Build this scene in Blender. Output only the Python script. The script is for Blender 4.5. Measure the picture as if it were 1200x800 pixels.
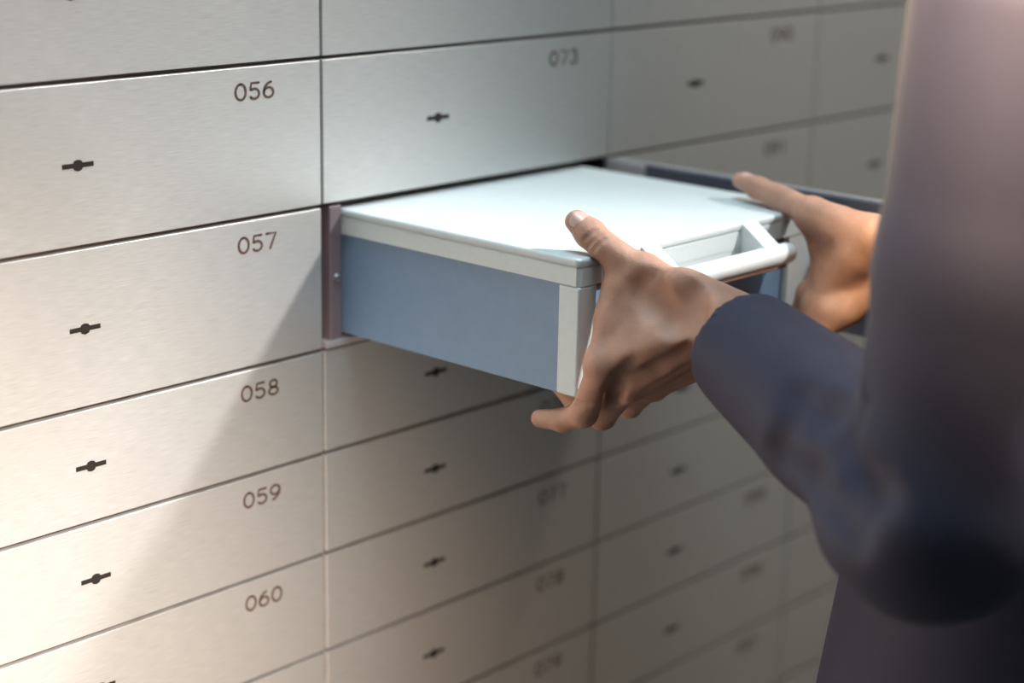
import bpy, math, random
import numpy as np
from mathutils import Vector, Matrix

random.seed(7)
for o in list(bpy.data.objects):
    bpy.data.objects.remove(o, do_unlink=True)
scene = bpy.context.scene
COL = scene.collection

# ------------------------------------------------------------------ survey frame
# Positions were surveyed in a wall frame: x along the locker wall, y into it (wall face at y=1),
# z up, all relative to the lens; S turns survey units to metres, EYE is the lens height.
S, EYE = 1.12, 1.60
F_PX = 2152.0
AX = np.array([0.67834648, -0.1810027, 0.71209836])
AY = np.array([-0.73450893, -0.19147492, 0.65102534])
AZ = np.array([0.01851164, -0.96466335, -0.26283444])


def W(p):
    return Vector((S * p[0], S * (p[1] - 1.0), S * p[2] + EYE))


def WA(v):
    v = np.asarray(v, dtype=np.float64)
    return v * S + np.array([0, -S, EYE])


def ray(x, y):
    d = np.array([x - 600.0, y - 400.0, F_PX])
    return np.array([d @ AX, d @ AY, d @ AZ])


def PY(x, y, yv):
    d = ray(x, y)
    return d * (yv / d[1])


def PZ(x, y, zv):
    d = ray(x, y)
    return d * (zv / d[2])


def PX(x, y, xv):
    d = ray(x, y)
    return d * (xv / d[0])


# ------------------------------------------------------------------ camera
cam_d = bpy.data.cameras.new('camera')
cam = bpy.data.objects.new('camera', cam_d)
COL.objects.link(cam)
cam_d.sensor_width = 36.0
cam_d.lens = F_PX / 1200.0 * 36.0
right = np.array([AX[0], AY[0], AZ[0]])
down = np.array([AX[1], AY[1], AZ[1]])
fwd = np.array([AX[2], AY[2], AZ[2]])
m = Matrix(((right[0], -down[0], -fwd[0]), (right[1], -down[1], -fwd[1]), (right[2], -down[2], -fwd[2])))
cam.matrix_world = Matrix.Translation(W((0, 0, 0))) @ m.to_4x4()
cam_d.clip_start = 0.05
cam_d.dof.use_dof = True
cam_d.dof.focus_distance = 1.235 * S
cam_d.dof.aperture_fstop = 2.6
scene.camera = cam

# ------------------------------------------------------------------ world and lights
world = bpy.data.worlds.new('world')
scene.world = world
world.use_nodes = True
world.node_tree.nodes['Background'].inputs[0].default_value = (0.8, 0.88, 1.0, 1)
world.node_tree.nodes['Background'].inputs[1].default_value = 0.3
vs = scene.view_settings
vs.view_transform = 'Standard'
vs.look = 'None'
vs.gamma = 1.0
vs.exposure = 0.12
vs.use_curve_mapping = False


def area(name, loc, target, size, power, color, spread=math.pi, sy=None):
    d = bpy.data.lights.new(name, 'AREA')
    d.energy = power
    d.color = color
    d.shape = 'RECTANGLE' if sy else 'SQUARE'
    d.size = size
    if sy:
        d.size_y = sy
    d.spread = spread
    o = bpy.data.objects.new(name, d)
    COL.objects.link(o)
    o.location = loc
    o.rotation_euler = (Vector(target) - Vector(loc)).to_track_quat('-Z', 'Y').to_euler()
    return o


def spot(name, loc, target, power, color, angle, blend=1.0, radius=0.1):
    d = bpy.data.lights.new(name, 'SPOT')
    d.energy = power
    d.color = color
    d.spot_size = math.radians(angle)
    d.spot_blend = blend
    d.shadow_soft_size = radius
    o = bpy.data.objects.new(name, d)
    COL.objects.link(o)
    o.location = loc
    o.rotation_euler = (Vector(target) - Vector(loc)).to_track_quat('-Z', 'Y').to_euler()
    return o


CEIL = 2.75
# key: ceiling downlight behind the customer's right shoulder, throws the box's shadow down the wall
spot('key_ceiling_lamp', W((1.95, -0.19, 1.0)), W((0.48, 1.0, -0.55)), 430, (1.0, 0.96, 0.92), 26, 1.0, 0.11)
# cool ceiling panel over the aisle
area('aisle_panel_lamp', W((0.80, 0.60, 1.0)), W((0.88, 0.60, -0.3)), 0.6, 15, (0.68, 0.90, 1.0), sy=0.6)
# added warm fills, mostly for lens flare glow; the room has no such lamps
spot('left_glow_fill', W((-0.25, -0.1, -0.05)), W((0.42, 1.0, -0.52)), 480, (1.0, 0.85, 0.72), 38, 1.0, 0.12)  # added fill: imitates the flare that whitens the left of the wall
spot('upper_right_fill', W((1.75, 0.30, 0.99)), W((1.62, 1.0, -0.05)), 75, (1.0, 0.82, 0.64), 46, 1.0, 0.12)  # added fill: lifts the upper right wall to a warm beige
spot('amber_glow_fill', W((0.1, 0.1, -1.0)), W((0.78, 1.0, -0.75)), 26, (1.0, 0.55, 0.30), 30, 1.0, 0.1)  # added fill: imitates the orange glow low on the wall
spot('sleeve_glow_fill', W((0.25, 0.30, 0.78)), W((1.00, 0.36, -0.05)), 1150, (1.0, 0.74, 0.44), 29, 1.0, 0.06)  # added fill: imitates the beige flare over the upper arm and sleeve


# ------------------------------------------------------------------ helpers
def tag(o, label=None, cat=None, group=None, kind=None):
    if label:
        o['label'] = label
    if cat:
        o['category'] = cat
    if group:
        o['group'] = group
    if kind:
        o['kind'] = kind
    return o


def empty(name, p):
    o = bpy.data.objects.new(name, None)
    COL.objects.link(o)
    o.location = W(p)
    o.empty_display_size = 0.05
    o['_u'] = [float(c) for c in p]
    return o


class MB:
    """collects geometry in survey units"""

    def __init__(self):
        self.v, self.f = [], []

    def add(self, vs_, fs_):
        b = len(self.v)
        self.v += [tuple(map(float, q)) for q in vs_]
        self.f += [tuple(i + b for i in q) for q in fs_]
        return self

    def box(self, x0, x1, y0, y1, z0, z1):
        v = [(x, y, z) for x in (x0, x1) for y in (y0, y1) for z in (z0, z1)]
        return self.add(v, [(0, 1, 3, 2), (4, 6, 7, 5), (0, 4, 5, 1), (2, 3, 7, 6), (0, 2, 6, 4), (1, 5, 7, 3)])

    def tube(self, a, b, ra, rb=None, n=24, dome=0.0):
        a, b = np.array(a, float), np.array(b, float)
        rb = ra if rb is None else rb
        d = (b - a) / np.linalg.norm(b - a)
        u = np.cross(d, [0, 0, 1.0])
        if np.linalg.norm(u) < 1e-4:
            u = np.array([1.0, 0, 0])
        u /= np.linalg.norm(u)
        w = np.cross(d, u)
        rings = []
        if dome:
            for k in range(3, 0, -1):
                t = k / 3 * math.pi / 2 * 0.96
                rings.append((a - d * ra * dome * math.sin(t), ra * math.cos(t)))
        rings += [(a, ra), (b, rb)]
        if dome:
            for k in range(1, 4):
                t = k / 3 * math.pi / 2 * 0.96
                rings.append((b + d * rb * dome * math.sin(t), rb * math.cos(t)))
        v, f = [], []
        for c, r in rings:
            for i in range(n):
                t = 2 * math.pi * i / n
                v.append(c + u * r * math.cos(t) + w * r * math.sin(t))
        for k in range(len(rings) - 1):
            for i in range(n):
                j = (i + 1) % n
                f.append((k * n + i, k * n + j, (k + 1) * n + j, (k + 1) * n + i))
        f.append(tuple(range(n - 1, -1, -1)))
        f.append(tuple((len(rings) - 1) * n + i for i in range(n)))
        return self.add(v, f)

    def prism(self, pts, axis, a0, a1):
        """extrude a 2-D outline along axis 0/1/2"""
        n = len(pts)
        v = []
        for a in (a0, a1):
            for p in pts:
                q = list(p)
                q.insert(axis, a)
                v.append(q)
        f = [tuple(range(n)), tuple(range(2 * n - 1, n - 1, -1))]
        for i in range(n):
            j = (i + 1) % n
            f.append((i, i + n, j + n, j))
        return self.add(v, f)


def obj(name, mb, mat, parent=None, bevel=0.0, smooth=False, seg=2, angle=30):
    pu = np.array(parent['_u']) if parent is not None else np.zeros(3)
    me = bpy.data.meshes.new(name)
    v = np.array(mb.v, dtype=np.float64)
    if parent is not None:
        v = (v - pu) * S
        o_u = None
    else:
        o_u = np.array([v[:, 0].mean(), v[:, 1].mean(), v[:, 2].min()])
        v = (v - o_u) * S
    me.from_pydata([tuple(q) for q in v], [], mb.f)
    import bmesh
    bm = bmesh.new()
    bm.from_mesh(me)
    bmesh.ops.recalc_face_normals(bm, faces=bm.faces)
    bm.to_mesh(me)
    bm.free()
    me.materials.append(mat)
    o = bpy.data.objects.new(name, me)
    COL.objects.link(o)
    if parent is not None:
        o.parent = parent
        o['_u'] = [float(c) for c in pu]
    else:
        o.location = W(o_u)
        o['_u'] = [float(c) for c in o_u]
    if smooth:
        me.polygons.foreach_set('use_smooth', [True] * len(me.polygons))
    if bevel:
        b = o.modifiers.new('bevel', 'BEVEL')
        b.width = bevel
        b.segments = seg
        b.limit_method = 'ANGLE'
        b.angle_limit = math.radians(angle)
        b.harden_normals = False
        me.polygons.foreach_set('use_smooth', [True] * len(me.polygons))
        wn = o.modifiers.new('wn', 'WEIGHTED_NORMAL')
        wn.keep_sharp = True
    return o


# ------------------------------------------------------------------ materials
def mat(name, color, rough=0.5, metal=0.0, noise=None, bump=None, stretch=None, var=0.08, sss=0.0, sheen=0.0,
        rough_var=0.0, coat=0.0):
    mt = bpy.data.materials.new(name)
    mt.use_nodes = True
    nt = mt.node_tree
    bs = nt.nodes['Principled BSDF']
    bs.inputs['Roughness'].default_value = rough
    bs.inputs['Metallic'].default_value = metal
    if sss:
        bs.inputs['Subsurface Weight'].default_value = sss
        bs.inputs['Subsurface Radius'].default_value = (0.012, 0.005, 0.003)
        bs.inputs['Subsurface Scale'].default_value = 1.0
    if sheen:
        bs.inputs['Sheen Weight'].default_value = sheen
        bs.inputs['Sheen Roughness'].default_value = 0.5
        bs.inputs['Sheen Tint'].default_value = (1, 1, 1, 1)
    if coat:
        bs.inputs['Coat Weight'].default_value = coat
    geo = nt.nodes.new('ShaderNodeNewGeometry')
    mp = nt.nodes.new('ShaderNodeMapping')
    mp.inputs['Scale'].default_value = stretch or (1, 1, 1)
    nt.links.new(geo.outputs['Position'], mp.inputs[0])
    nz = nt.nodes.new('ShaderNodeTexNoise')
    nz.inputs['Scale'].default_value = noise or 60.0
    nz.inputs['Detail'].default_value = 4.0
    nt.links.new(mp.outputs[0], nz.inputs[0])
    rp = nt.nodes.new('ShaderNodeValToRGB')
    c = np.array(color[:3])
    rp.color_ramp.elements[0].position = 0.3
    rp.color_ramp.elements[1].position = 0.7
    rp.color_ramp.elements[0].color = (*(c * (1 - var)), 1)
    rp.color_ramp.elements[1].color = (*np.minimum(c * (1 + var), 1), 1)
    nt.links.new(nz.outputs[0], rp.inputs[0])
    nt.links.new(rp.outputs[0], bs.inputs['Base Color'])
    if rough_var:
        mr = nt.nodes.new('ShaderNodeMapRange')
        mr.inputs[1].default_value = 0.3
        mr.inputs[2].default_value = 0.7
        mr.inputs[3].default_value = rough - rough_var
        mr.inputs[4].default_value = rough + rough_var
        nt.links.new(nz.outputs[0], mr.inputs[0])
        nt.links.new(mr.outputs[0], bs.inputs['Roughness'])
    if bump:
        bp = nt.nodes.new('ShaderNodeBump')
        bp.inputs['Strength'].default_value = bump[0]
        bp.inputs['Distance'].default_value = bump[1]
        nt.links.new(nz.outputs[0], bp.inputs['Height'])
        nt.links.new(bp.outputs[0], bs.inputs['Normal'])
    return mt


M = {}
M['steel'] = mat('brushed_steel', (0.62, 0.62, 0.61), 0.45, 0.6, 1.0, (0.10, 0.0003), (60, 60, 1500), 0.09, rough_var=0.05)
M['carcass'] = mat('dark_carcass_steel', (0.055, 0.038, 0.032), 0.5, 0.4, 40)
M['engraved'] = mat('engraved_brown_fill', (0.085, 0.05, 0.036), 0.6, 0.0, 90)
M['keyhole'] = mat('keyhole_black', (0.02, 0.016, 0.014), 0.5, 0.2, 90)
M['jamb'] = mat('mauve_grey_paint', (0.20, 0.16, 0.18), 0.45, 0.2, 30)
M['sill'] = mat('pale_sill_steel', (0.55, 0.50, 0.50), 0.4, 0.4, 40)
M['doorin'] = mat('slate_blue_paint', (0.085, 0.09, 0.125), 0.45, 0.1, 30)
M['plastic'] = mat('pale_grey_plastic', (0.66, 0.72, 0.73), 0.42, 0.0, 200, (0.03, 0.0003), None, 0.02)
M['plastic2'] = mat('white_plastic', (0.78, 0.82, 0.81), 0.35, 0.0, 200, None, None, 0.02)
M['bluepanel'] = mat('blue_grey_panel', (0.175, 0.275, 0.42), 0.45, 0.0, 80, None, None, 0.03)
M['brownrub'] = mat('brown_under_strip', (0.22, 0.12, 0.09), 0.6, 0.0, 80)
M['plaster'] = mat('warm_grey_plaster', (0.66, 0.67, 0.68), 0.8, 0.0, 18, (0.1, 0.001))
M['floor'] = mat('grey_stone_floor', (0.16, 0.15, 0.15), 0.35, 0.0, 9, None, None, 0.25)
M['cloth'] = mat('navy_wool', (0.023, 0.022, 0.050), 0.72, 0.0, 900, (0.25, 0.0006), None, 0.18, sheen=0.05)
M['trouser'] = mat('navy_wool_trousers', (0.026, 0.027, 0.048), 0.8, 0.0, 900, (0.25, 0.0006), None, 0.18, sheen=0.05)
M['shirt'] = mat('white_shirt', (0.75, 0.75, 0.78), 0.7, 0.0, 300)
M['hair'] = mat('dark_hair', (0.03, 0.02, 0.015), 0.5, 0.0, 1.0, (0.6, 0.003), (300, 300, 40), 0.4)
M['leather'] = mat('black_leather', (0.02, 0.018, 0.017), 0.35, 0.0, 90, (0.2, 0.0005))
M['nail'] = mat('pink_nail', (0.66, 0.40, 0.34), 0.28, 0.0, 60, None, None, 0.04, sss=0.2)
M['screw'] = mat('zinc_screw', (0.7, 0.68, 0.68), 0.3, 0.9, 60)
M['eye'] = mat('eye_white', (0.8, 0.78, 0.75), 0.2, 0.0, 60)


def skin_mat():
    mt = mat('skin', (0.46, 0.25, 0.175), 0.56, 0.0, 45, None, None, 0.14, sss=0.25)
    nt = mt.node_tree
    bs = nt.nodes['Principled BSDF']
    geo = nt.nodes.new('ShaderNodeNewGeometry')
    n1 = nt.nodes.new('ShaderNodeTexVoronoi')
    n1.inputs['Scale'].default_value = 900
    n2 = nt.nodes.new('ShaderNodeTexNoise')
    n2.inputs['Scale'].default_value = 240
    n2.inputs['Detail'].default_value = 5
    for n_ in (n1, n2):
        nt.links.new(geo.outputs['Position'], n_.inputs[0])
    ad = nt.nodes.new('ShaderNodeMath')
    ad.operation = 'MULTIPLY_ADD'
    nt.links.new(n1.outputs[0], ad.inputs[0])
    ad.inputs[1].default_value = 0.5
    nt.links.new(n2.outputs[0], ad.inputs[2])
    bp = nt.nodes.new('ShaderNodeBump')
    bp.inputs['Strength'].default_value = 0.35
    bp.inputs['Distance'].default_value = 0.0009
    nt.links.new(ad.outputs[0], bp.inputs['Height'])
    nt.links.new(bp.outputs[0], bs.inputs['Normal'])
    return mt


M['skin'] = skin_mat()

# ------------------------------------------------------------------ room shell
XW = (-1.5, 3.1)      # survey x of the side walls
YB = -1.35            # survey y of the back wall
ZF = -EYE / S         # floor
ZC = (CEIL - EYE) / S


def struct(name, mb, mt, **k):
    return tag(obj(name, mb, mt, **k), kind='structure')


struct('floor', MB().box(XW[0] - .1, XW[1] + .1, YB - .1, 1.6, ZF - .09, ZF), M['floor'])
struct('ceiling', MB().box(XW[0] - .1, XW[1] + .1, YB - .1, 1.6, ZC, ZC + .09), M['plaster'])
struct('wall_left', MB().box(XW[0] - .1, XW[0], YB, 1.5, ZF, ZC), M['plaster'])
struct('wall_right', MB().box(XW[1], XW[1] + .1, YB, 1.5, ZF, ZC), M['plaster'])
struct('wall_back', MB().box(XW[0], XW[1], YB - .1, YB, ZF, ZC), M['plaster'])

# locker wall: column joints and row joints as surveyed, 17 lockers to a column
COLX = [0.2265, 0.5555, 0.8845, 1.2125, 1.526, 1.84, 2.155]
ROWZ = [-0.153 + 0.109 * k for k in (4, 3, 2, 1, 0)] + [-0.2615, -0.3712]
ROWZ += [-0.3712 - 0.0818 * k for k in range(1, 12)]     # 18 joints
YC = 1.006                                               # carcass face behind the doors
HX0, HX1, HZ0, HZ1 = 0.8865, 1.2105, -0.3698, -0.2630    # open compartment

mb = MB()
X0, X1, Z1, Z0 = COLX[0] - .02, COLX[-1] + .02, ROWZ[0] + .02, ROWZ[-1] - .01
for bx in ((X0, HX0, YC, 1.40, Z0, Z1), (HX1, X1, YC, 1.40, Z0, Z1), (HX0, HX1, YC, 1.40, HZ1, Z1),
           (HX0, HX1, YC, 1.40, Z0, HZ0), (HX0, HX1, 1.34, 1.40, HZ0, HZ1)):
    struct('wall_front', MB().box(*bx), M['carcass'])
mb = MB()
mb.box(XW[0], X0, 1.0, 1.5, ZF, ZC)
mb.box(X1, XW[1], 1.0, 1.5, ZF, ZC)
mb.box(X0, X1, 1.0, 1.5, Z1, ZC)
struct('wall_front_surround', mb, M['plaster'])
struct('baseboard_front', MB().box(X0, X1, 1.012, 1.4, ZF, Z0), M['carcass'])


# ------------------------------------------------------------------ engraved numerals (single-stroke)
def arc(cx, cy, rx, ry, a0, a1, n=14):
    return [(cx + rx * math.cos(math.radians(a0 + (a1 - a0) * i / n)),
             cy + ry * math.sin(math.radians(a0 + (a1 - a0) * i / n))) for i in range(n + 1)]


DIG = {
    '0': [arc(.36, .5, .30, .45, 90, 450, 24)],
    '1': [[(.18, .74), (.40, .95), (.40, .05)]],
    '2': [arc(.36, .68, .27, .27, 165, -30, 14) + [(.07, .05), (.66, .05)]],
    '3': [arc(.34, .72, .24, .23, 150, -90, 14), arc(.34, .27, .28, .22, 90, -150, 14)],
    '4': [[(.52, .05), (.52, .95), (.06, .33), (.68, .33)]],
    '5': [[(.60, .95), (.16, .95), (.11, .55)] + arc(.34, .335, .285, .285, 130, -145, 18)],
    '6': [arc(.60, .36, .525, .58, 100, 180, 10)[:-1] + arc(.36, .335, .285, .285, 175, 535, 24)],
    '7': [[(.07, .95), (.66, .95), (.30, .05)]],
    '8': [arc(.36, .725, .225, .215, -90, 270, 20), arc(.36, .275, .28, .23, 90, 450, 20)],
    '9': [arc(.12, .64, .525, .58, -80, 0, 10)[:-1] + arc(.36, .665, .285, .285, -5, 355, 24)],
}


def stroke(mb, pts, w, fn, caps=6):
    """flat ribbon with round ends; fn maps (x, y, layer) to survey coordinates"""
    P = [np.array(p, float) for p in pts]
    n = len(P)
    L, R = [], []
    for i in range(n):
        a = P[max(i - 1, 0)]
        b = P[min(i + 1, n - 1)]
        if np.linalg.norm(P[0] - P[-1]) < 1e-6 and i in (0, n - 1):
            a, b = P[-2], P[1]
        d = (b - a) / (np.linalg.norm(b - a) + 1e-9)
        q = np.array([-d[1], d[0]])
        L.append(P[i] + q * w)
        R.append(P[i] - q * w)
    v, f = [], []
    for i in range(n):
        v += [fn(L[i], 1), fn(R[i], 1), fn(L[i], 0), fn(R[i], 0)]
    for i in range(n - 1):
        a, b = 4 * i, 4 * i + 4
        f += [(a, a + 1, b + 1, b), (a, b, b + 2, a + 2), (a + 1, a + 3, b + 3, b + 1)]
    mb.add(v, f)
    for c in (P[0], P[-1]):
        ring = [c + w * np.array([math.cos(2 * math.pi * k / 8), math.sin(2 * math.pi * k / 8)]) for k in range(8)]
        mb.add([fn(r, 1) for r in ring], [tuple(range(8))])


def number_mesh(txt, x_right, zc, fn3):
    mb = MB()
    h, pitch = 0.0122, 0.0125
    for i, ch in enumerate(txt):
        x0 = x_right - 0.0346 + i * pitch
        for pl in DIG[ch]:
            stroke(mb, [(x0 + p[0] * 0.0150, zc + (p[1] - .5) * h) for p in pl], 0.00092, fn3)
    return mb


def keyhole_outline():
    pts = [(-.0120, -.0016), (-.0036, -.0016), (-.0026, -.0032), (0, -.0040), (.0026, -.0032), (.0036, -.0016),
           (.0120, -.0016), (.0120, .0016), (.0036, .0016), (.0026, .0031), (0, .0037), (-.0026, .0031), (-.0036, .0016),
           (-.0120, .0016)]
    return pts


GH, GV = 0.0015, 0.0012     # half gaps between doors
KEY_DX = 0.1195


CNT = ['', '', 'two', 'three', 'four', 'five', 'six', 'seven', 'eight', 'nine', 'ten', 'eleven']


def locker_label(ci, ri, txt):
    """which locker, told from the open one"""
    dr_, dc = ri - 5, ci - 2
    t = 'tall' if ri < 6 else 'low'
    if dr_ == 0:
        row = 'level with'
    else:
        n = abs(dr_)
        row = ('directly ' if n == 1 else CNT[n] + ' rows ') + ('above' if dr_ < 0 else 'below')
    col = 'the open one'
    if dc:
        n = abs(dc)
        col += ', ' + ('next' if n == 1 else CNT[n]) + (' column' if n == 1 else ' columns')
        col += ' on its hinge side' if dc > 0 else ' away from its hinge'
    return '%s steel locker %s, %s %s' % (t, txt, row, col)


def build_locker(ci, ri):
    num = 35 + 17 * ci + ri
    txt = '%03d' % num
    x0, x1 = COLX[ci] + GV, COLX[ci + 1] - GV
    z1, z0 = ROWZ[ri] - GH, ROWZ[ri + 1] + GH
    e = empty('deposit_locker', ((x0 + x1) / 2, YC, z0))
    tag(e, locker_label(ci, ri, txt), 'locker', group='deposit lockers of the vault wall')
    obj('door', MB().box(x0, x1, 1.0, YC, z0, z1), M['steel'], e, bevel=0.0007, seg=2)
    zc = (z0 + z1) / 2
    kx = COLX[ci] + KEY_DX
    obj('keyhole', MB().prism([(kx + a, zc + b) for a, b in keyhole_outline()], 1, 0.99965, 1.001), M['keyhole'], e)
    nm = number_mesh(txt, x1 - 0.0440, ROWZ[ri] - 0.0185, lambda p, l: (p[0], 0.99972 if l else 1.0003, p[1]))
    obj('number', nm, M['engraved'], e)


for ci in range(6):
    for ri in range(17):
        if (ci, ri) == (2, 5):
            continue
        build_locker(ci, ri)

# the open locker 074: jambs, sill, swung door
e74 = empty('deposit_locker', ((HX0 + HX1) / 2, YC, HZ0))
tag(e74, 'open deposit locker numbered 074 with its slate blue door swung out', 'locker',
    group='deposit lockers of the vault wall')
j = obj('jamb', MB().box(0.8925, 0.9046, 1.0012, 1.030, HZ0, HZ1), M['jamb'], e74, bevel=0.0012)
scr = MB().tube((0.8988, 1.0013, -0.3175), (0.8988, 0.9990, -0.3175), 0.0031, 0.0024, 20)
s_ = obj('screw', scr, M['screw'], j, bevel=0.0005)
obj('screw_slot', MB().box(0.8966, 0.9010, 0.9987, 0.9991, -0.3179, -0.3171), M['keyhole'], j)
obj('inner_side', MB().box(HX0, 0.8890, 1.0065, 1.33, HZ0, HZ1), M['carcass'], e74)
obj('sill', MB().box(HX0, HX1 - .002, 0.9985, 1.30, HZ0 - 0.0008, HZ0 + 0.0042), M['sill'], e74, bevel=0.0006)
dr = obj('door', MB().box(1.2112, 1.2200, 0.682, 0.9955, -0.3696, -0.2628), M['doorin'], e74, bevel=0.0008)
obj('door_face', MB().box(1.2200, 1.2235, 0.6805, 0.997, -0.3702, -0.2622), M['steel'], dr, bevel=0.0006)
obj('hinge_bracket', MB().box(1.2080, 1.2112, 0.957, 0.9985, -0.3690, -0.2622), M['sill'], dr, bevel=0.0006)
obj('hinge', MB().tube((1.2135, 0.9985, -0.368), (1.2135, 0.9985, -0.2645), 0.0028, n=16), M['sill'], dr, smooth=False)
kx = 0.997 - KEY_DX - .08
obj('keyhole', MB().prism([(kx + a, -0.316 + b) for a, b in keyhole_outline()], 0, 1.2233, 1.2239), M['keyhole'], dr)
nm = number_mesh('074', 0.0, -0.2800, lambda p, l: (1.2238 if l else 1.2234, 0.73 + p[0] * 1.0, p[1]))
obj('number', nm, M['engraved'], dr)

# ------------------------------------------------------------------ the deposit box being pulled out
BX0, BX1, BY0, BY1, BZ0, BZ1 = 0.9055, 1.1850, 0.7680, 1.17, -0.3625, -0.2665
box = empty('deposit_box', ((BX0 + BX1) / 2, (BY0 + BY1) / 2, BZ0))
tag(box, 'pale grey deposit box with blue grey side panels drawn out of locker 074', 'deposit box')


def rrect(x0, x1, y0, y1, r, n=6, back=True):
    pts = []
    for cx, cy, a in ((x1 - r, y1 - r, 0), (x0 + r, y1 - r, 90), (x0 + r, y0 + r, 180), (x1 - r, y0 + r, 270)):
        for k in range(n + 1):
            t = math.radians(a + 90 * k / n)
            pts.append((cx + r * math.cos(t), cy + r * math.sin(t)))
    return pts


WX0, WX1 = 0.987, 1.087       # clear width between the handle arms


def lid_outline(g):
    r = .010
    p = [(BX0 + g + .003, BY0 + g)]
    p += [(BX1 - g - r + r * math.sin(t), BY0 + g + r - r * math.cos(t)) for t in (0, 0.4, 0.8, 1.2, 1.57)]
    p += [(BX1 - g, BY1 - g), (BX0 + g, BY1 - g), (BX0 + g, BY0 + g + .003)]
    return p


LZ = BZ1 - 0.0062
obj('lid', MB().prism(lid_outline(0), 2, LZ, BZ1), M['plastic'], box, bevel=0.0024, seg=3)
obj('lid_seam', MB().prism(lid_outline(.0011), 2, LZ - .0006, LZ + .0002), M['plastic'], box)
# rim under the lid: one closed ring
RZ = BZ1 - 0.0190
o_, i_ = lid_outline(0.0003), lid_outline(.0080)
nO = len(o_)
rv = [(p[0], p[1], z) for z in (RZ, LZ - .0005) for q in (o_, i_) for p in q]
rf = []
for k_ in range(nO):
    l_ = (k_ + 1) % nO
    a_, b_, c_, d_ = 0, nO, 2 * nO, 3 * nO
    rf += [(a_ + k_, a_ + l_, c_ + l_, c_ + k_), (b_ + l_, b_ + k_, d_ + k_, d_ + l_),
           (c_ + k_, c_ + l_, d_ + l_, d_ + k_), (a_ + l_, a_ + k_, b_ + k_, b_ + l_)]
obj('rim', MB().add(rv, rf), M['plastic'], box)
for (a, b, c, d_) in ((BX0 + .0003, BX0 + .0190, BY0 + .0003, BY0 + .0190), (BX1 - .034, BX1 - .0003, BY0 + .001, BY0 + .02)):
    obj('corner_post', MB().box(a, b, c, d_, BZ0, RZ - .0002), M['plastic'], box, bevel=0.0022, seg=3)
obj('side_panel', MB().box(BX0 + .0022, BX0 + .006, BY0 + .0185, BY1, BZ0 + .0004, RZ + .0008), M['bluepanel'], box)
obj('side_panel', MB().box(BX1 - .006, BX1 - .0022, BY0 + .019, BY1, BZ0 + .0004, RZ + .0008), M['bluepanel'], box)
obj('front_panel', MB().box(BX0 + .018, BX1 - .033, BY0 + .0055, BY0 + .0095, BZ0 + .0004, RZ - .0025), M['bluepanel'], box)
obj('front_apron', MB().box(WX0 - .018, WX1 + .018, BY0 + .0006, BY0 + .0050, BZ1 - .040, RZ + .0006), M['plastic'], box, bevel=0.0008)
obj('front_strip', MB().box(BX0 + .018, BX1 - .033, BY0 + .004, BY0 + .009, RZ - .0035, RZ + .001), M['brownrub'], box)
obj('bottom_panel', MB().box(BX0 + .003, BX1 - .003, BY0 + .003, BY1, BZ0, BZ0 + .004), M['brownrub'], box)
obj('back_panel', MB().box(BX0 + .003, BX1 - .003, BY1 - .004, BY1, BZ0 + .003, LZ), M['bluepanel'], box)
# handle: two gusseted arms sloping out and down to a bar
HB = BY0 - 0.0205
HZ = BZ1 - 0.0235
hd = MB().tube((WX0 - .022, HB, HZ), (WX1 + .030, HB, HZ), 0.0078, n=28, dome=0.8)
hnd = obj('handle', hd, M['plastic2'], box, smooth=True)
for xa in (WX0 - .0175, WX1):
    arm = [(BY0 + .0005, BZ1 - .0004), (BY0 - .0016, BZ1 - .0010), (HB - .0035, HZ + .0068), (HB, HZ - .004), (BY0 + .0005, BZ1 - .038)]
    obj('handle_arm', MB().prism(arm, 0, xa, xa + .0175), M['plastic2'], hnd, bevel=0.0008)
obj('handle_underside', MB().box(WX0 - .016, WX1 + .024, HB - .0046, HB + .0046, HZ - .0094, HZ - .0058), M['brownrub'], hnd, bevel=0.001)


# ------------------------------------------------------------------ implicit surfaces for the figure
def unit(v):
    v = np.array(v, float)
    return v / np.linalg.norm(v)


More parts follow.
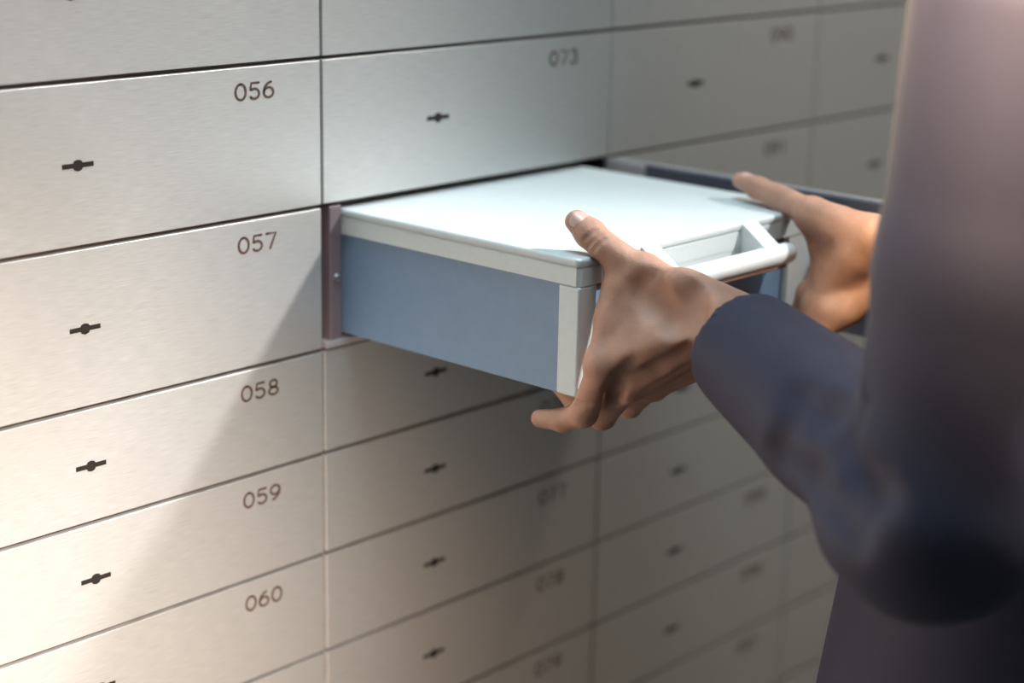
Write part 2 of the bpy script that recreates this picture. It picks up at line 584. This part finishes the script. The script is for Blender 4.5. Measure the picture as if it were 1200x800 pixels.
class Field:
    def __init__(self, lo, hi, h):
        self.lo = np.array(lo, float)
        self.h = h
        self.n = np.maximum(np.ceil((np.array(hi) - self.lo) / h).astype(int) + 1, 4)
        self.F = np.full(self.n, 1.0, dtype=np.float32)

    def _sub(self, lo, hi, pad):
        i0 = np.clip(np.floor((np.array(lo) - pad - self.lo) / self.h).astype(int), 0, self.n - 1)
        i1 = np.clip(np.ceil((np.array(hi) + pad - self.lo) / self.h).astype(int) + 1, 1, self.n)
        if np.any(i1 <= i0):
            return None, None
        sl = tuple(slice(a, b) for a, b in zip(i0, i1))
        ax = [np.float32(self.lo[k]) + np.arange(i0[k], i1[k], dtype=np.float32) * np.float32(self.h) for k in range(3)]
        g = np.meshgrid(*ax, indexing='ij', sparse=True)
        return sl, g

    def _put(self, sl, d, k, mode):
        A = self.F[sl]
        if mode == 'sub':
            d = -d
            hh = np.clip(0.5 - 0.5 * (A - d) / k, 0, 1)
            self.F[sl] = A * (1 - hh) + d * hh + k * hh * (1 - hh)
        else:
            hh = np.clip(0.5 + 0.5 * (A - d) / k, 0, 1)
            self.F[sl] = A * (1 - hh) + d * hh - k * hh * (1 - hh)

    def cone(self, a, b, ra, rb, k=0.006, mode='add', flat=None, disp=None):
        """tapered capsule; flat=(axis vector, factor) squashes the section along an axis"""
        a, b = np.array(a, float), np.array(b, float)
        r = max(ra, rb)
        sl, g = self._sub(np.minimum(a, b) - r, np.maximum(a, b) + r, k * 1.5 + 3 * self.h)
        if sl is None:
            return
        ab = b - a
        L2 = max(float(ab @ ab), 1e-12)
        px, py, pz = g[0] - a[0], g[1] - a[1], g[2] - a[2]
        t = np.clip((px * ab[0] + py * ab[1] + pz * ab[2]) / L2, 0, 1).astype(np.float32)
        qx, qy, qz = px - t * ab[0], py - t * ab[1], pz - t * ab[2]
        if flat is not None:
            ax, fac = np.array(flat[0], float), flat[1]
            ax = ax / np.linalg.norm(ax)
            c = (qx * ax[0] + qy * ax[1] + qz * ax[2]) * (1.0 / fac - 1.0)
            qx, qy, qz = qx + c * ax[0], qy + c * ax[1], qz + c * ax[2]
        d = np.sqrt(qx * qx + qy * qy + qz * qz) - (ra + (rb - ra) * t)
        if flat is not None:
            d = d * min(1.0, 0.5 + 0.5 * flat[1])
        if disp is not None:
            d = d + disp(g, t, (qx, qy, qz))
        self._put(sl, d.astype(np.float32), k, mode)

    def ball(self, c, r, k=0.006, mode='add', **kw):
        c = np.array(c, float)
        self.cone(c, c + np.array([0, 0, 1e-5]), r, r, k, mode, **kw)

    def ell(self, c, rad, k=0.006, mode='add', rot=None):
        c, rad = np.array(c, float), np.array(rad, float)
        R = np.eye(3) if rot is None else np.array(rot)
        rm = rad.max()
        sl, g = self._sub(c - rm, c + rm, k * 1.5 + 3 * self.h)
        if sl is None:
            return
        p = [g[i] - c[i] for i in range(3)]
        q = [sum(R[j][i] * p[i] for i in range(3)) for j in range(3)]
        k0 = np.sqrt(sum((q[j] / rad[j]) ** 2 for j in range(3)))
        k1 = np.sqrt(sum((q[j] / rad[j] ** 2) ** 2 for j in range(3))) + 1e-9
        self._put(sl, (k0 * (k0 - 1) / k1).astype(np.float32), k, mode)

    def tri(self, a, b, c, r, k=0.006):
        a, b, c = (np.array(q, float) for q in (a, b, c))
        lo, hi = np.minimum(np.minimum(a, b), c) - r, np.maximum(np.maximum(a, b), c) + r
        sl, g = self._sub(lo, hi, k * 1.5 + 3 * self.h)
        if sl is None:
            return
        n = np.cross(b - a, c - a)
        n /= np.linalg.norm(n)

        def dot(p, v):
            return p[0] * v[0] + p[1] * v[1] + p[2] * v[2]
        best = None
        inside = True
        for u, v in ((a, b), (b, c), (c, a)):
            e = v - u
            p = [g[i] - u[i] for i in range(3)]
            t = np.clip(dot(p, e) / (e @ e), 0, 1)
            d2 = sum((p[i] - t * e[i]) ** 2 for i in range(3))
            best = d2 if best is None else np.minimum(best, d2)
            inside = inside & (dot(p, np.cross(n, e)) >= 0)
        pl = dot([g[i] - a[i] for i in range(3)], n)
        d = np.where(inside, np.abs(pl), np.sqrt(best)) - r
        self._put(sl, d.astype(np.float32), k, 'add')

    def cut_below(self, z0):
        z = np.float32(self.lo[2]) + np.arange(self.n[2], dtype=np.float32) * np.float32(self.h)
        self.F = np.maximum(self.F, (z0 - z)[None, None, :])

    def hit(self, x, y):
        """first surface point met by the sight line through a surveyed pixel"""
        d = ray(x, y) / F_PX
        t = np.arange(.75, 1.5, .0004)
        p = t[:, None] * d[None, :]
        i = np.round((p - self.lo) / self.h).astype(int)
        ok = ((i >= 0) & (i < self.n)).all(1)
        p, i = p[ok], i[ok]
        k = np.argmax(self.F[i[:, 0], i[:, 1], i[:, 2]] < 0)
        return p[k]

    def groove(self, pix, r, depth, k):
        """shallow furrow along surveyed pixels on the surface"""
        q = [self.hit(*c) for c in pix]
        out = [c - unit(c) * (r - depth) for c in q]
        for a, b in zip(out[:-1], out[1:]):
            self.cone(a, b, r, r, k, 'sub')

    def warp(self, fn):
        sl = tuple(slice(0, k) for k in self.n)
        ax = [np.float32(self.lo[k]) + np.arange(self.n[k], dtype=np.float32) * np.float32(self.h) for k in range(3)]
        g = np.meshgrid(*ax, indexing='ij', sparse=True)
        near = np.abs(self.F) < 0.05
        self.F = np.where(near, self.F + fn(g).astype(np.float32), self.F)

    def mesh(self):
        F = self.F
        s = F < 0
        cx = np.zeros(np.array(F.shape) - 1, dtype=np.int8)
        for i in (0, 1):
            for j in (0, 1):
                for k in (0, 1):
                    cx += s[i:F.shape[0] - 1 + i, j:F.shape[1] - 1 + j, k:F.shape[2] - 1 + k]
        act = (cx > 0) & (cx < 8)
        idx = np.argwhere(act)
        vid = np.full(act.shape, -1, dtype=np.int32)
        vid[act] = np.arange(len(idx))
        acc = np.zeros((len(idx), 3))
        cnt = np.zeros(len(idx))
        corners = [(i, j, k) for i in (0, 1) for j in (0, 1) for k in (0, 1)]
        cv = {c: F[idx[:, 0] + c[0], idx[:, 1] + c[1], idx[:, 2] + c[2]] for c in corners}
        for c in corners:
            for ax in range(3):
                if c[ax] == 0:
                    e = list(c)
                    e[ax] = 1
                    e = tuple(e)
                    a, b = cv[c], cv[e]
                    cr = (a < 0) != (b < 0)
                    t = np.where(cr, a / np.where(cr, a - b, 1), 0)
                    p = np.tile(np.array(c, float), (len(idx), 1))
                    p[:, ax] = t
                    acc[cr] += p[cr]
                    cnt[cr] += 1
        V = (idx + acc / cnt[:, None]) * self.h + self.lo
        faces = []
        for ax in range(3):
            o1, o2 = [(1, 2), (2, 0), (0, 1)][ax]
            a = s[tuple(slice(0, -1) if k == ax else slice(1, -1) for k in range(3))]
            b = s[tuple(slice(1, None) if k == ax else slice(1, -1) for k in range(3))]
            for sign in (0, 1):
                hit = np.argwhere((a & ~b) if sign == 0 else (~a & b))
                if not len(hit):
                    continue
                base = hit.copy()
                for k in range(3):
                    if k != ax:
                        base[:, k] += 1
                q = []
                for d1, d2 in ((-1, -1), (0, -1), (0, 0), (-1, 0)):
                    w = base.copy()
                    w[:, o1] += d1
                    w[:, o2] += d2
                    q.append(vid[w[:, 0], w[:, 1], w[:, 2]])
                q = np.stack(q, 1)
                if sign:
                    q = q[:, ::-1]
                faces.append(q)
        faces = np.concatenate(faces)
        faces = faces[(faces >= 0).all(1)]
        return V, faces


def smooth_obj(name, parts, mt, parent, iters=2):
    """join extracted surfaces to one mesh object under parent"""
    Vs, Fs, b = [], [], 0
    for V, Fc in parts:
        V = V.copy()
        for _ in range(iters):                   # light umbrella smoothing
            acc = np.zeros_like(V)
            cnt = np.zeros(len(V))
            for k in range(4):
                a_, b_ = Fc[:, k], Fc[:, (k + 1) % 4]
                np.add.at(acc, a_, V[b_])
                np.add.at(cnt, a_, 1)
                np.add.at(acc, b_, V[a_])
                np.add.at(cnt, b_, 1)
            V = 0.5 * V + 0.5 * acc / np.maximum(cnt, 1)[:, None]
        Vs.append(V)
        Fs.append(Fc + b)
        b += len(V)
    V = np.concatenate(Vs)
    Fc = np.concatenate(Fs)
    pu = np.array(parent['_u'])
    V = (V - pu) * S
    me = bpy.data.meshes.new(name)
    me.vertices.add(len(V))
    me.vertices.foreach_set('co', V.astype(np.float32).ravel())
    me.loops.add(len(Fc) * 4)
    me.loops.foreach_set('vertex_index', Fc.astype(np.int32).ravel())
    me.polygons.add(len(Fc))
    me.polygons.foreach_set('loop_start', np.arange(0, len(Fc) * 4, 4, dtype=np.int32))
    me.polygons.foreach_set('use_smooth', np.ones(len(Fc), dtype=bool))
    me.update(calc_edges=True)
    me.validate()
    me.materials.append(mt)
    o = bpy.data.objects.new(name, me)
    COL.objects.link(o)
    o.parent = parent
    o['_u'] = [float(c) for c in pu]
    return o


def lerp(a, b, t):
    return np.array(a) * (1 - t) + np.array(b) * t


def build_hand(J, elbow, h, lo, hi):
    """J: joints in survey units"""
    fd = Field(lo, hi, h)
    w_r, w_u = J['wr'], J['wu']
    wc = lerp(w_r, w_u, .5)
    # forearm: two bones blended
    fa = lerp(wc, elbow, .55)
    fd.cone(w_r, lerp(fa, w_r - wc + fa, .6), .0165, .024, .015)
    fd.cone(w_u, lerp(fa, w_u - wc + fa, .6), .0155, .024, .015)
    # palm slab
    k = .007
    I, Mm, R, P = J['i'][0], J['m'][0], J['r'][0], J['p'][0]
    fd.tri(w_r, I, Mm, .0098, k)
    fd.tri(w_r, w_u, Mm, .0108, k)
    fd.tri(w_u, Mm, R, .0100, k)
    fd.tri(w_u, R, P, .0095, k)
    # palm flesh on the inner side
    pal = J['palm']
    fd.cone(lerp(w_u, P, .15) + pal * .006, lerp(w_u, P, .75) + pal * .006, .011, .011, .008)
    # thumb
    c, m_, ip, tp = J['t']
    fd.cone(w_r, c, .013, .0135, .010)
    fd.cone(c, m_, .0138, .0108, .008)
    fd.cone(lerp(c, m_, .2) + pal * .008, lerp(c, m_, .8) + pal * .006, .011, .009, .010)
    fd.cone(m_, ip, .0108, .0099, .004)
    fd.ball(m_, .0113, .006)
    tmid = lerp(ip, tp, .5)
    fd.cone(ip, tmid, .0098, .0104, .003, flat=(J['tn'], .86))
    fd.cone(tmid, tp, .0104, .0082, .003, flat=(J['tn'], .80))
    # web between thumb and index
    fd.tri(lerp(c, m_, .3), lerp(m_, ip, .10), lerp(w_r, I, .80), .0062, .010)
    fd.tri(lerp(c, m_, .3), lerp(w_r, I, .80), lerp(w_r, I, .3), .0080, .010)
    # fingers
    for f_, rr in (('i', (.0113, .0094, .0082, .0064)), ('m', (.0115, .0095, .0083, .0064)),
                   ('r', (.0110, .0090, .0078, .0062)), ('p', (.0098, .0080, .0070, .0056))):
        a, b, c2, d = J[f_]
        fd.cone(a, b, rr[0] * .93, rr[1] * .97, .0045)
        fd.ball(a, rr[0] * .98, .006)
        fd.ball(b, rr[1] * 1.03, .003)
        fd.cone(b, c2, rr[1] * .95, rr[2], .0022)
        fd.ball(c2, rr[2] * 1.03, .002)
        fd.cone(c2, d, rr[2], rr[3], .0022)
    # extensor tendons on the back of the hand
    dor = -pal
    for f_, st in (('i', .35), ('m', .5), ('r', .6), ('p', .7)):
        a = J[f_][0]
        fd.cone(lerp(wc, w_r, .2) + dor * .0105, a + dor * .0095, .0018, .0024, .004)
    if 'epl' in J:
        e0, e1, e2 = J['epl']
        fd.cone(e0, e1, .0026, .0022, .008)
        fd.cone(e1, e2, .0022, .0020, .008)
    for c_, r_, k_ in J.get('dent', []):
        fd.ball(c_, r_, k_, 'sub')
    for a_, b_, r_, k_ in J.get('crease', []):
        fd.cone(a_, b_, r_, r_, k_, 'sub')
    for a_, b_, r1_, r2_, k_ in J.get('extra', []):
        fd.cone(a_, b_, r1_, r2_, k_)
    for g_ in J.get('groove', []):
        fd.groove(*g_)
    return fd.mesh()


# ---- the customer -------------------------------------------------------------------
PCX = 1.055            # body centre line
DY = 0.105
person = empty('person', (PCX, 0.36 + DY, ZF))
tag(person, 'person in a dark navy suit pulling the pale box out with both hands', 'person')

# near (left) hand
L = {}
L['wr'] = np.array([.9350, .680, -.2955])
L['wu'] = np.array([.9690, .683, -.3200])
L['i'] = [PY(707, 430, .745), PY(684, 484, .767), PY(660, 492, .786), PY(633, 490, .805)]
L['m'] = [PY(735, 449, .740), PY(706, 487, .775), np.array([.9500, .806, -.3820]), np.array([.956, .830, -.3735])]
L['r'] = [PY(763, 449, .742), PY(738, 474, .780), np.array([.9830, .808, -.3800]), np.array([.986, .830, -.3720])]
L['p'] = [PY(787, 438, .740), PY(768, 456, .772), np.array([1.011, .796, -.3780]), np.array([1.014, .815, -.3710])]
L['t'] = [PY(806, 356, .706), PY(754, 320, .738), PY(707, 288, .765), PY(676, 259, .788)]
L['palm'] = unit([.10, .70, .55])
L['tn'] = unit([-.55, -.25, .75])
L['epl'] = [PY(880, 362, .668), PY(812, 330, .698), PY(756, 309, .736)]
L['extra'] = [(PY(720, 322, .758), PY(712, 372, .754), .0062, .0060, .012), (PY(712, 372, .754), PY(706, 420, .748), .0060, .0085, .012),
              (PY(726, 340, .750), PY(720, 410, .746), .0085, .0095, .012),
              (PY(800, 338, .703), PY(880, 375, .668), .0125, .0150, .010)]
L['groove'] = [([(750, 338), (768, 356), (788, 374), (808, 388)], .010, .0018, .010),
               ([(794, 328), (805, 346), (812, 364)], .009, .0015, .009),
               ([(728, 452), (768, 436), (808, 414)], .006, .0018, .006),
               ([(716, 470), (722, 452), (740, 432)], .006, .0014, .006),
               ([(682, 284), (690, 275), (699, 268)], .0022, .0005, .0014),
               ([(687, 290), (695, 280), (704, 273)], .0022, .0005, .0014),
               ([(693, 295), (701, 285), (709, 279)], .0022, .0005, .0014),
               ([(672, 470), (680, 474), (690, 476)], .0022, .0006, .0015)]
elbowL = PY(1096, 596, .468)
shoulderL = np.array([.893, .452, -.080])
handL = build_hand(L, elbowL, .0009, (.865, .60, -.405), (1.035, .845, -.225))

# far (right) hand
Rr = {}
Rr['wr'] = PY(1022, 278, .690)
Rr['wu'] = PY(1030, 340, .690)
Rr['i'] = [PY(952, 345, .742), np.array([1.150, .768, -.3760]), np.array([1.135, .797, -.3795]), np.array([1.125, .818, -.3720])]
Rr['m'] = [PY(960, 360, .728), np.array([1.128, .766, -.3850]), np.array([1.108, .795, -.3830]), np.array([1.098, .815, -.3725])]
Rr['r'] = [PY(972, 366, .715), np.array([1.105, .760, -.3890]), np.array([1.083, .788, -.3850]), np.array([1.073, .808, -.3725])]
Rr['p'] = [PY(990, 366, .705), np.array([1.085, .750, -.3880]), np.array([1.066, .772, -.3830]), np.array([1.057, .790, -.3720])]
Rr['t'] = [PY(1000, 272, .706), PY(952, 251, .744), PY(908, 229, .785), PY(870, 212, .822)]
Rr['palm'] = unit([-.35, .75, .45])
Rr['tn'] = unit([.1, -.2, .95])
Rr['extra'] = [(PY(965, 345, .735), PY(1005, 300, .700), .013, .015, .008)]
elbowR = np.array([1.265, .475, -.40])
shoulderR = np.array([1.222, .452, -.085])
handR = build_hand(Rr, elbowR, .0013, (1.03, .56, -.42), (1.28, .88, -.20))

# head, neck and the core of the body
HC = np.array([PCX + .01, .395 + DY, .165])
fd = Field((PCX - .12, .22 + DY, -.12), (PCX + .14, .56 + DY, .32), .0030)
hr = np.array([[1, 0, 0], [0, .94, -.34], [0, .34, .94]])
fd.ell(HC + [0, -.005, .025], (.070, .088, .082), .02)
fd.ell(HC + [0, .034, -.030], (.054, .062, .078), .03)
fd.ell(HC + [0, .062, -.078], (.030, .030, .026), .03)
fd.cone(HC + [0, .088, .004], HC + [0, .108, -.030], .008, .0125, .010)
for s in (-1, 1):
    fd.ball(HC + [s * .013, .098, -.032], .008, .006)
    fd.ball(HC + [s * .029, .088, .006], .015, .010, 'sub')
    fd.ball(HC + [s * .029, .079, .005], .0125, .003)
    fd.cone(HC + [s * .014, .092, .022], HC + [s * .042, .080, .022], .006, .005, .010)
    fd.ell(HC + [s * .074, .000, -.004], (.008, .020, .030), .006)
    fd.ell(HC + [s * .040, .070, -.035], (.018, .020, .018), .02)
fd.cone(HC + [-.018, .094, -.058], HC + [.018, .094, -.058], .006, .006, .006)
fd.cone(HC + [-.016, .091, -.067], HC + [.016, .091, -.067], .006, .006, .005)
fd.cone(HC + [-.02, .104, -.0625], HC + [.02, .104, -.0625], .0016, .0016, .003, 'sub')
fd.cone(HC + [0, -.025, -.04], (PCX, .345 + DY, -.045), .050, .056, .03)
fd.cone((PCX, .345 + DY, -.045), (PCX, .35 + DY, -.11), .056, .075, .03)
headmesh = fd.mesh()

fd = Field((PCX - .30, .18 + DY, ZF - .02), (PCX + .33, .66 + DY, -.02), .0085)
for sh, el in ((shoulderL, elbowL), (shoulderR, elbowR)):
    fd.cone((PCX, .35 + DY, -.09), sh, .05, .040, .03)
    fd.cone(sh, el, .040, .034, .02)
fd.cone((PCX, .35 + DY, -.10), (PCX, .36 + DY, -.35), .11, .095, .05, flat=((0, 1, 0), .75))
fd.cone((PCX, .36 + DY, -.35), (PCX, .36 + DY, -.60), .095, .105, .05, flat=((0, 1, 0), .75))
for s in (-1, 1):
    fd.cone((PCX + s * .075, .36 + DY, -.62), (PCX + s * .085, .37 + DY, -1.00), .066, .046, .03)
    fd.cone((PCX + s * .085, .37 + DY, -1.00), (PCX + s * .09, .35 + DY, ZF + .07), .044, .033, .02)
core = fd.mesh()
body = smooth_obj('body', [handL, handR, headmesh, core], M['skin'], person, 2)


# finger nails
def nail(c, along, up, ln, wd, parent):
    a = unit(along)
    u = np.array(up, float)
    u = unit(u - a * (u @ a))
    s_ = np.cross(a, u)
    mb = MB()
    n, mN = 10, 8
    top = []
    for i in range(n + 1):
        t = -1 + 2 * i / n
        half = wd * (1 - max(0, abs(t) - .35) ** 2 * 1.5)
        for j in range(mN + 1):
            q = -1 + 2 * j / mN
            top.append(c + a * (t * ln * (1 - .18 * q * q)) + s_ * (q * half) + u * (-.42 * wd * q * q - .0006 * (t ** 4)))
    bot = [p - u * .0012 for p in top]
    f = []
    nv = len(top)
    for i in range(n):
        for j in range(mN):
            p = i * (mN + 1) + j
            f.append((p, p + 1, p + mN + 2, p + mN + 1))
            f.append((p + nv, p + mN + 1 + nv, p + mN + 2 + nv, p + 1 + nv))
    edge = [j for j in range(mN + 1)] + [i * (mN + 1) + mN for i in range(1, n + 1)] + \
           [n * (mN + 1) + j for j in range(mN - 1, -1, -1)] + [i * (mN + 1) for i in range(n - 1, 0, -1)]
    for k_ in range(len(edge)):
        p, q = edge[k_], edge[(k_ + 1) % len(edge)]
        f.append((p, q, q + nv, p + nv))
    mb.add(top + bot, f)
    return obj('nail', mb, M['nail'], parent, smooth=True)


body['_u'] = person['_u']
ip, tp = L['t'][2], L['t'][3]
nail(lerp(ip, tp, .84) + L['tn'] * .0078, tp - ip, L['tn'], .0070, .0070, body)
ip, tp = Rr['t'][2], Rr['t'][3]
nail(lerp(ip, tp, .86) + Rr['tn'] * .0078, tp - ip, Rr['tn'], .0062, .0060, body)

# eyes and hair
for s in (-1, 1):
    obj('eye', MB().tube(HC + [s * .029, .084, .004], HC + [s * .029, .0885, .004], .0095, .006, 16, dome=.5), M['eye'], body, smooth=True)
fd = Field(HC - [.10, .13, .09], HC + [.10, .12, .14], .004)
fd.ell(HC + [0, -.010, .034], (.077, .094, .084), .01)
fd.ell(HC + [0, -.045, -.015], (.070, .058, .070), .02)
fd.ell(HC + [0, .095, -.045], (.075, .075, .085), .015, 'sub')
fd.ell(HC + [0, .070, -.060], (.12, .085, .085), .015, 'sub')
smooth_obj('hair', [fd.mesh()], M['hair'], person, 1)


# ---- clothing --------------------------------------------------------------------
def fold_noise(seed):
    rs = np.random.RandomState(seed)
    ks = [(unit(rs.normal(size=3)) * rs.uniform(25, 60), rs.uniform(0, 6.28), rs.uniform(.4, 1)) for _ in range(7)]

    def fn(g):
        t = 0
        for kv, ph, a in ks:
            t = t + a * np.sin(g[0] * kv[0] + g[1] * kv[1] + g[2] * kv[2] + ph)
        return t / 4.0
    return fn


def sleeve(fd, wc, el, sh, dirw, amp):
    ax = unit(wc - el)

    def disp_f(g, t, q):
        # diagonal pulls that gather towards the crook of the elbow
        w = np.clip(1.0 - t * 1.3, 0, 1)
        v = q[0] * .5 + q[2] * 1.2 + q[1] * .3
        return amp * w * (np.sin(t * 11 + v * 62 + 1.0) * .7 + np.sin(t * 19 - v * 34) * .4)

    def disp_u(g, t, q):
        w = np.clip(1.1 - t * 1.8, 0, 1)
        v = q[0] * .8 - q[1] * .9
        return amp * .8 * w * np.sin(t * 9 + v * 50)
    return disp_f, disp_u


cuffL = lerp(lerp(L['wr'], L['wu'], .5), elbowL, .115)
cuffR = lerp(lerp(Rr['wr'], Rr['wu'], .5), elbowR, .10)
fd = Field((PCX - .29, .17 + DY, -.74), (PCX + .33, .70 + DY, .005), .0036)
# torso of the jacket
fd.cone((PCX - .085, .350 + DY, -.115), (PCX + .085, .350 + DY, -.115), .088, .088, .05)
fd.cone((PCX, .352 + DY, -.14), (PCX, .375 + DY, -.42), .145, .128, .05, flat=((0, 1, 0), .78))
fd.cone((PCX, .385 + DY, -.42), (PCX, .40 + DY, -.70), .128, .152, .05, flat=((0, 1, 0), .98))
for (wr_, el_, sh_, sd) in ((cuffL, elbowL, shoulderL, 1), (cuffR, elbowR, shoulderR, -1)):
    df, du = sleeve(fd, wr_, el_, sh_, sd, .0050)
    fd.cone(sh_, lerp(sh_, el_, .5), .066, .057, .02)
    fd.cone(el_, lerp(el_, sh_, .5), .053, .057, .014, disp=du)
    fd.cone(el_, wr_, .056, .0385, .012, disp=df)
    # elbow point hangs a little
    fd.ball(el_ + [0, -.004, -.002], .051, .035)
# pulls in the near sleeve, running from the crook to the elbow
for pth, r_, d_ in (([(925, 462), (958, 478), (995, 482)], .013, .0045), ([(912, 500), (950, 522), (985, 560), (1003, 600)], .012, .0050),
                    ([(900, 535), (935, 556), (968, 592), (990, 630)], .012, .0040), ([(985, 515), (1002, 550), (1030, 580)], .012, .0045)):
    fd.groove(pth, r_, d_, .009)
nf = fold_noise(3)
fd.warp(lambda g: .0016 * nf(g) * np.clip((-.02 - g[2]) * 8, 0, 1))
# openings: flat cuffs, hollow sleeves, neck and hem
for (wr_, el_) in ((cuffL, elbowL), (cuffR, elbowR)):
    ax = unit(wr_ - el_)
    fd.cone(wr_ + ax * .100, wr_ + ax * .104, .100, .100, .003, 'sub')
    fd.cone(wr_ - ax * .045, wr_ + ax * .06, .0335, .0345, .004, 'sub')
fd.cone((PCX, .352 + DY, -.05), (PCX, .35 + DY, .05), .058, .09, .01, 'sub')
fd.cone((PCX, .50 + DY, -.055), (PCX, .52 + DY, -.30), .040, .012, .01, 'sub')
fd.cut_below(-.725)
jacket = smooth_obj('jacket', [fd.mesh()], M['cloth'], person, 5)

fd = Field((PCX - .18, .20 + DY, ZF - .01), (PCX + .18, .52 + DY, -.55), .0065)
for s in (-1, 1):
    fd.cone((PCX + s * .070, .365 + DY, -.62), (PCX + s * .085, .372 + DY, -1.00), .082, .064, .03)
    fd.cone((PCX + s * .085, .372 + DY, -1.00), (PCX + s * .090, .352 + DY, ZF + .06), .064, .056, .02)
nf2 = fold_noise(11)
fd.warp(lambda g: .003 * nf2(g))
fd.cut_below(ZF + .022)
smooth_obj('trousers', [fd.mesh()], M['trouser'], person, 2)

fd = Field((PCX - .09, .26 + DY, -.12), (PCX + .09, .50 + DY, .03), .0035)
fd.cone((PCX, .352 + DY, -.075), (PCX, .360 + DY, -.022), .070, .061, .01)
fd.cone((PCX, .43 + DY, -.10), (PCX, .42 + DY, -.045), .030, .030, .02)
fd.cone((PCX, .355 + DY, -.03), (PCX, .362 + DY, .03), .053, .053, .004, 'sub')
smooth_obj('shirt_collar', [fd.mesh()], M['shirt'], person, 1)
for s in (-1, 1):
    x = PCX + s * .092
    fd = Field((x - .06, .27 + DY, ZF - .002), (x + .06, .55 + DY, ZF + .10), .004)
    fd.cone((x, .325 + DY, ZF + .033), (x, .36 + DY, ZF + .045), .032, .034, .02)
    fd.cone((x, .36 + DY, ZF + .035), (x + s * .006, .47 + DY, ZF + .024), .034, .030, .02)
    fd.cone((x + s * .006, .45 + DY, ZF + .024), (x + s * .008, .495 + DY, ZF + .020), .032, .024, .02)
    fd.cut_below(ZF + .0005)
    smooth_obj('shoe', [fd.mesh()], M['leather'], person, 1)

# ------------------------------------------------------------------ ceiling fittings; the far one is added to match its fill light
for (px, py, lab) in ((1.95, -0.19, 'square ceiling downlight above the right shoulder of the customer'),
                      (1.75, 0.30, 'added square ceiling frame over the made-up fill light at the far end of the aisle'),
                      (0.80, 0.60, 'square ceiling panel light over the aisle by the lockers')):
    hs = .13 if px > 1 else .29
    e = empty('ceiling_light', (px, py, ZC))
    tag(e, lab, 'light')
    fr = MB()
    zt = ZC
    zb = ZC - .008
    fr.box(px - hs - .02, px - hs, py - hs - .02, py + hs + .02, zb, zt)
    fr.box(px + hs, px + hs + .02, py - hs - .02, py + hs + .02, zb, zt)
    fr.box(px - hs, px + hs, py - hs - .02, py - hs, zb, zt)
    fr.box(px - hs, px + hs, py + hs, py + hs + .02, zb, zt)
    obj('frame', fr, M['plastic2'], e)

# tidy helper properties
for o in bpy.data.objects:
    if '_u' in o:
        del o['_u']
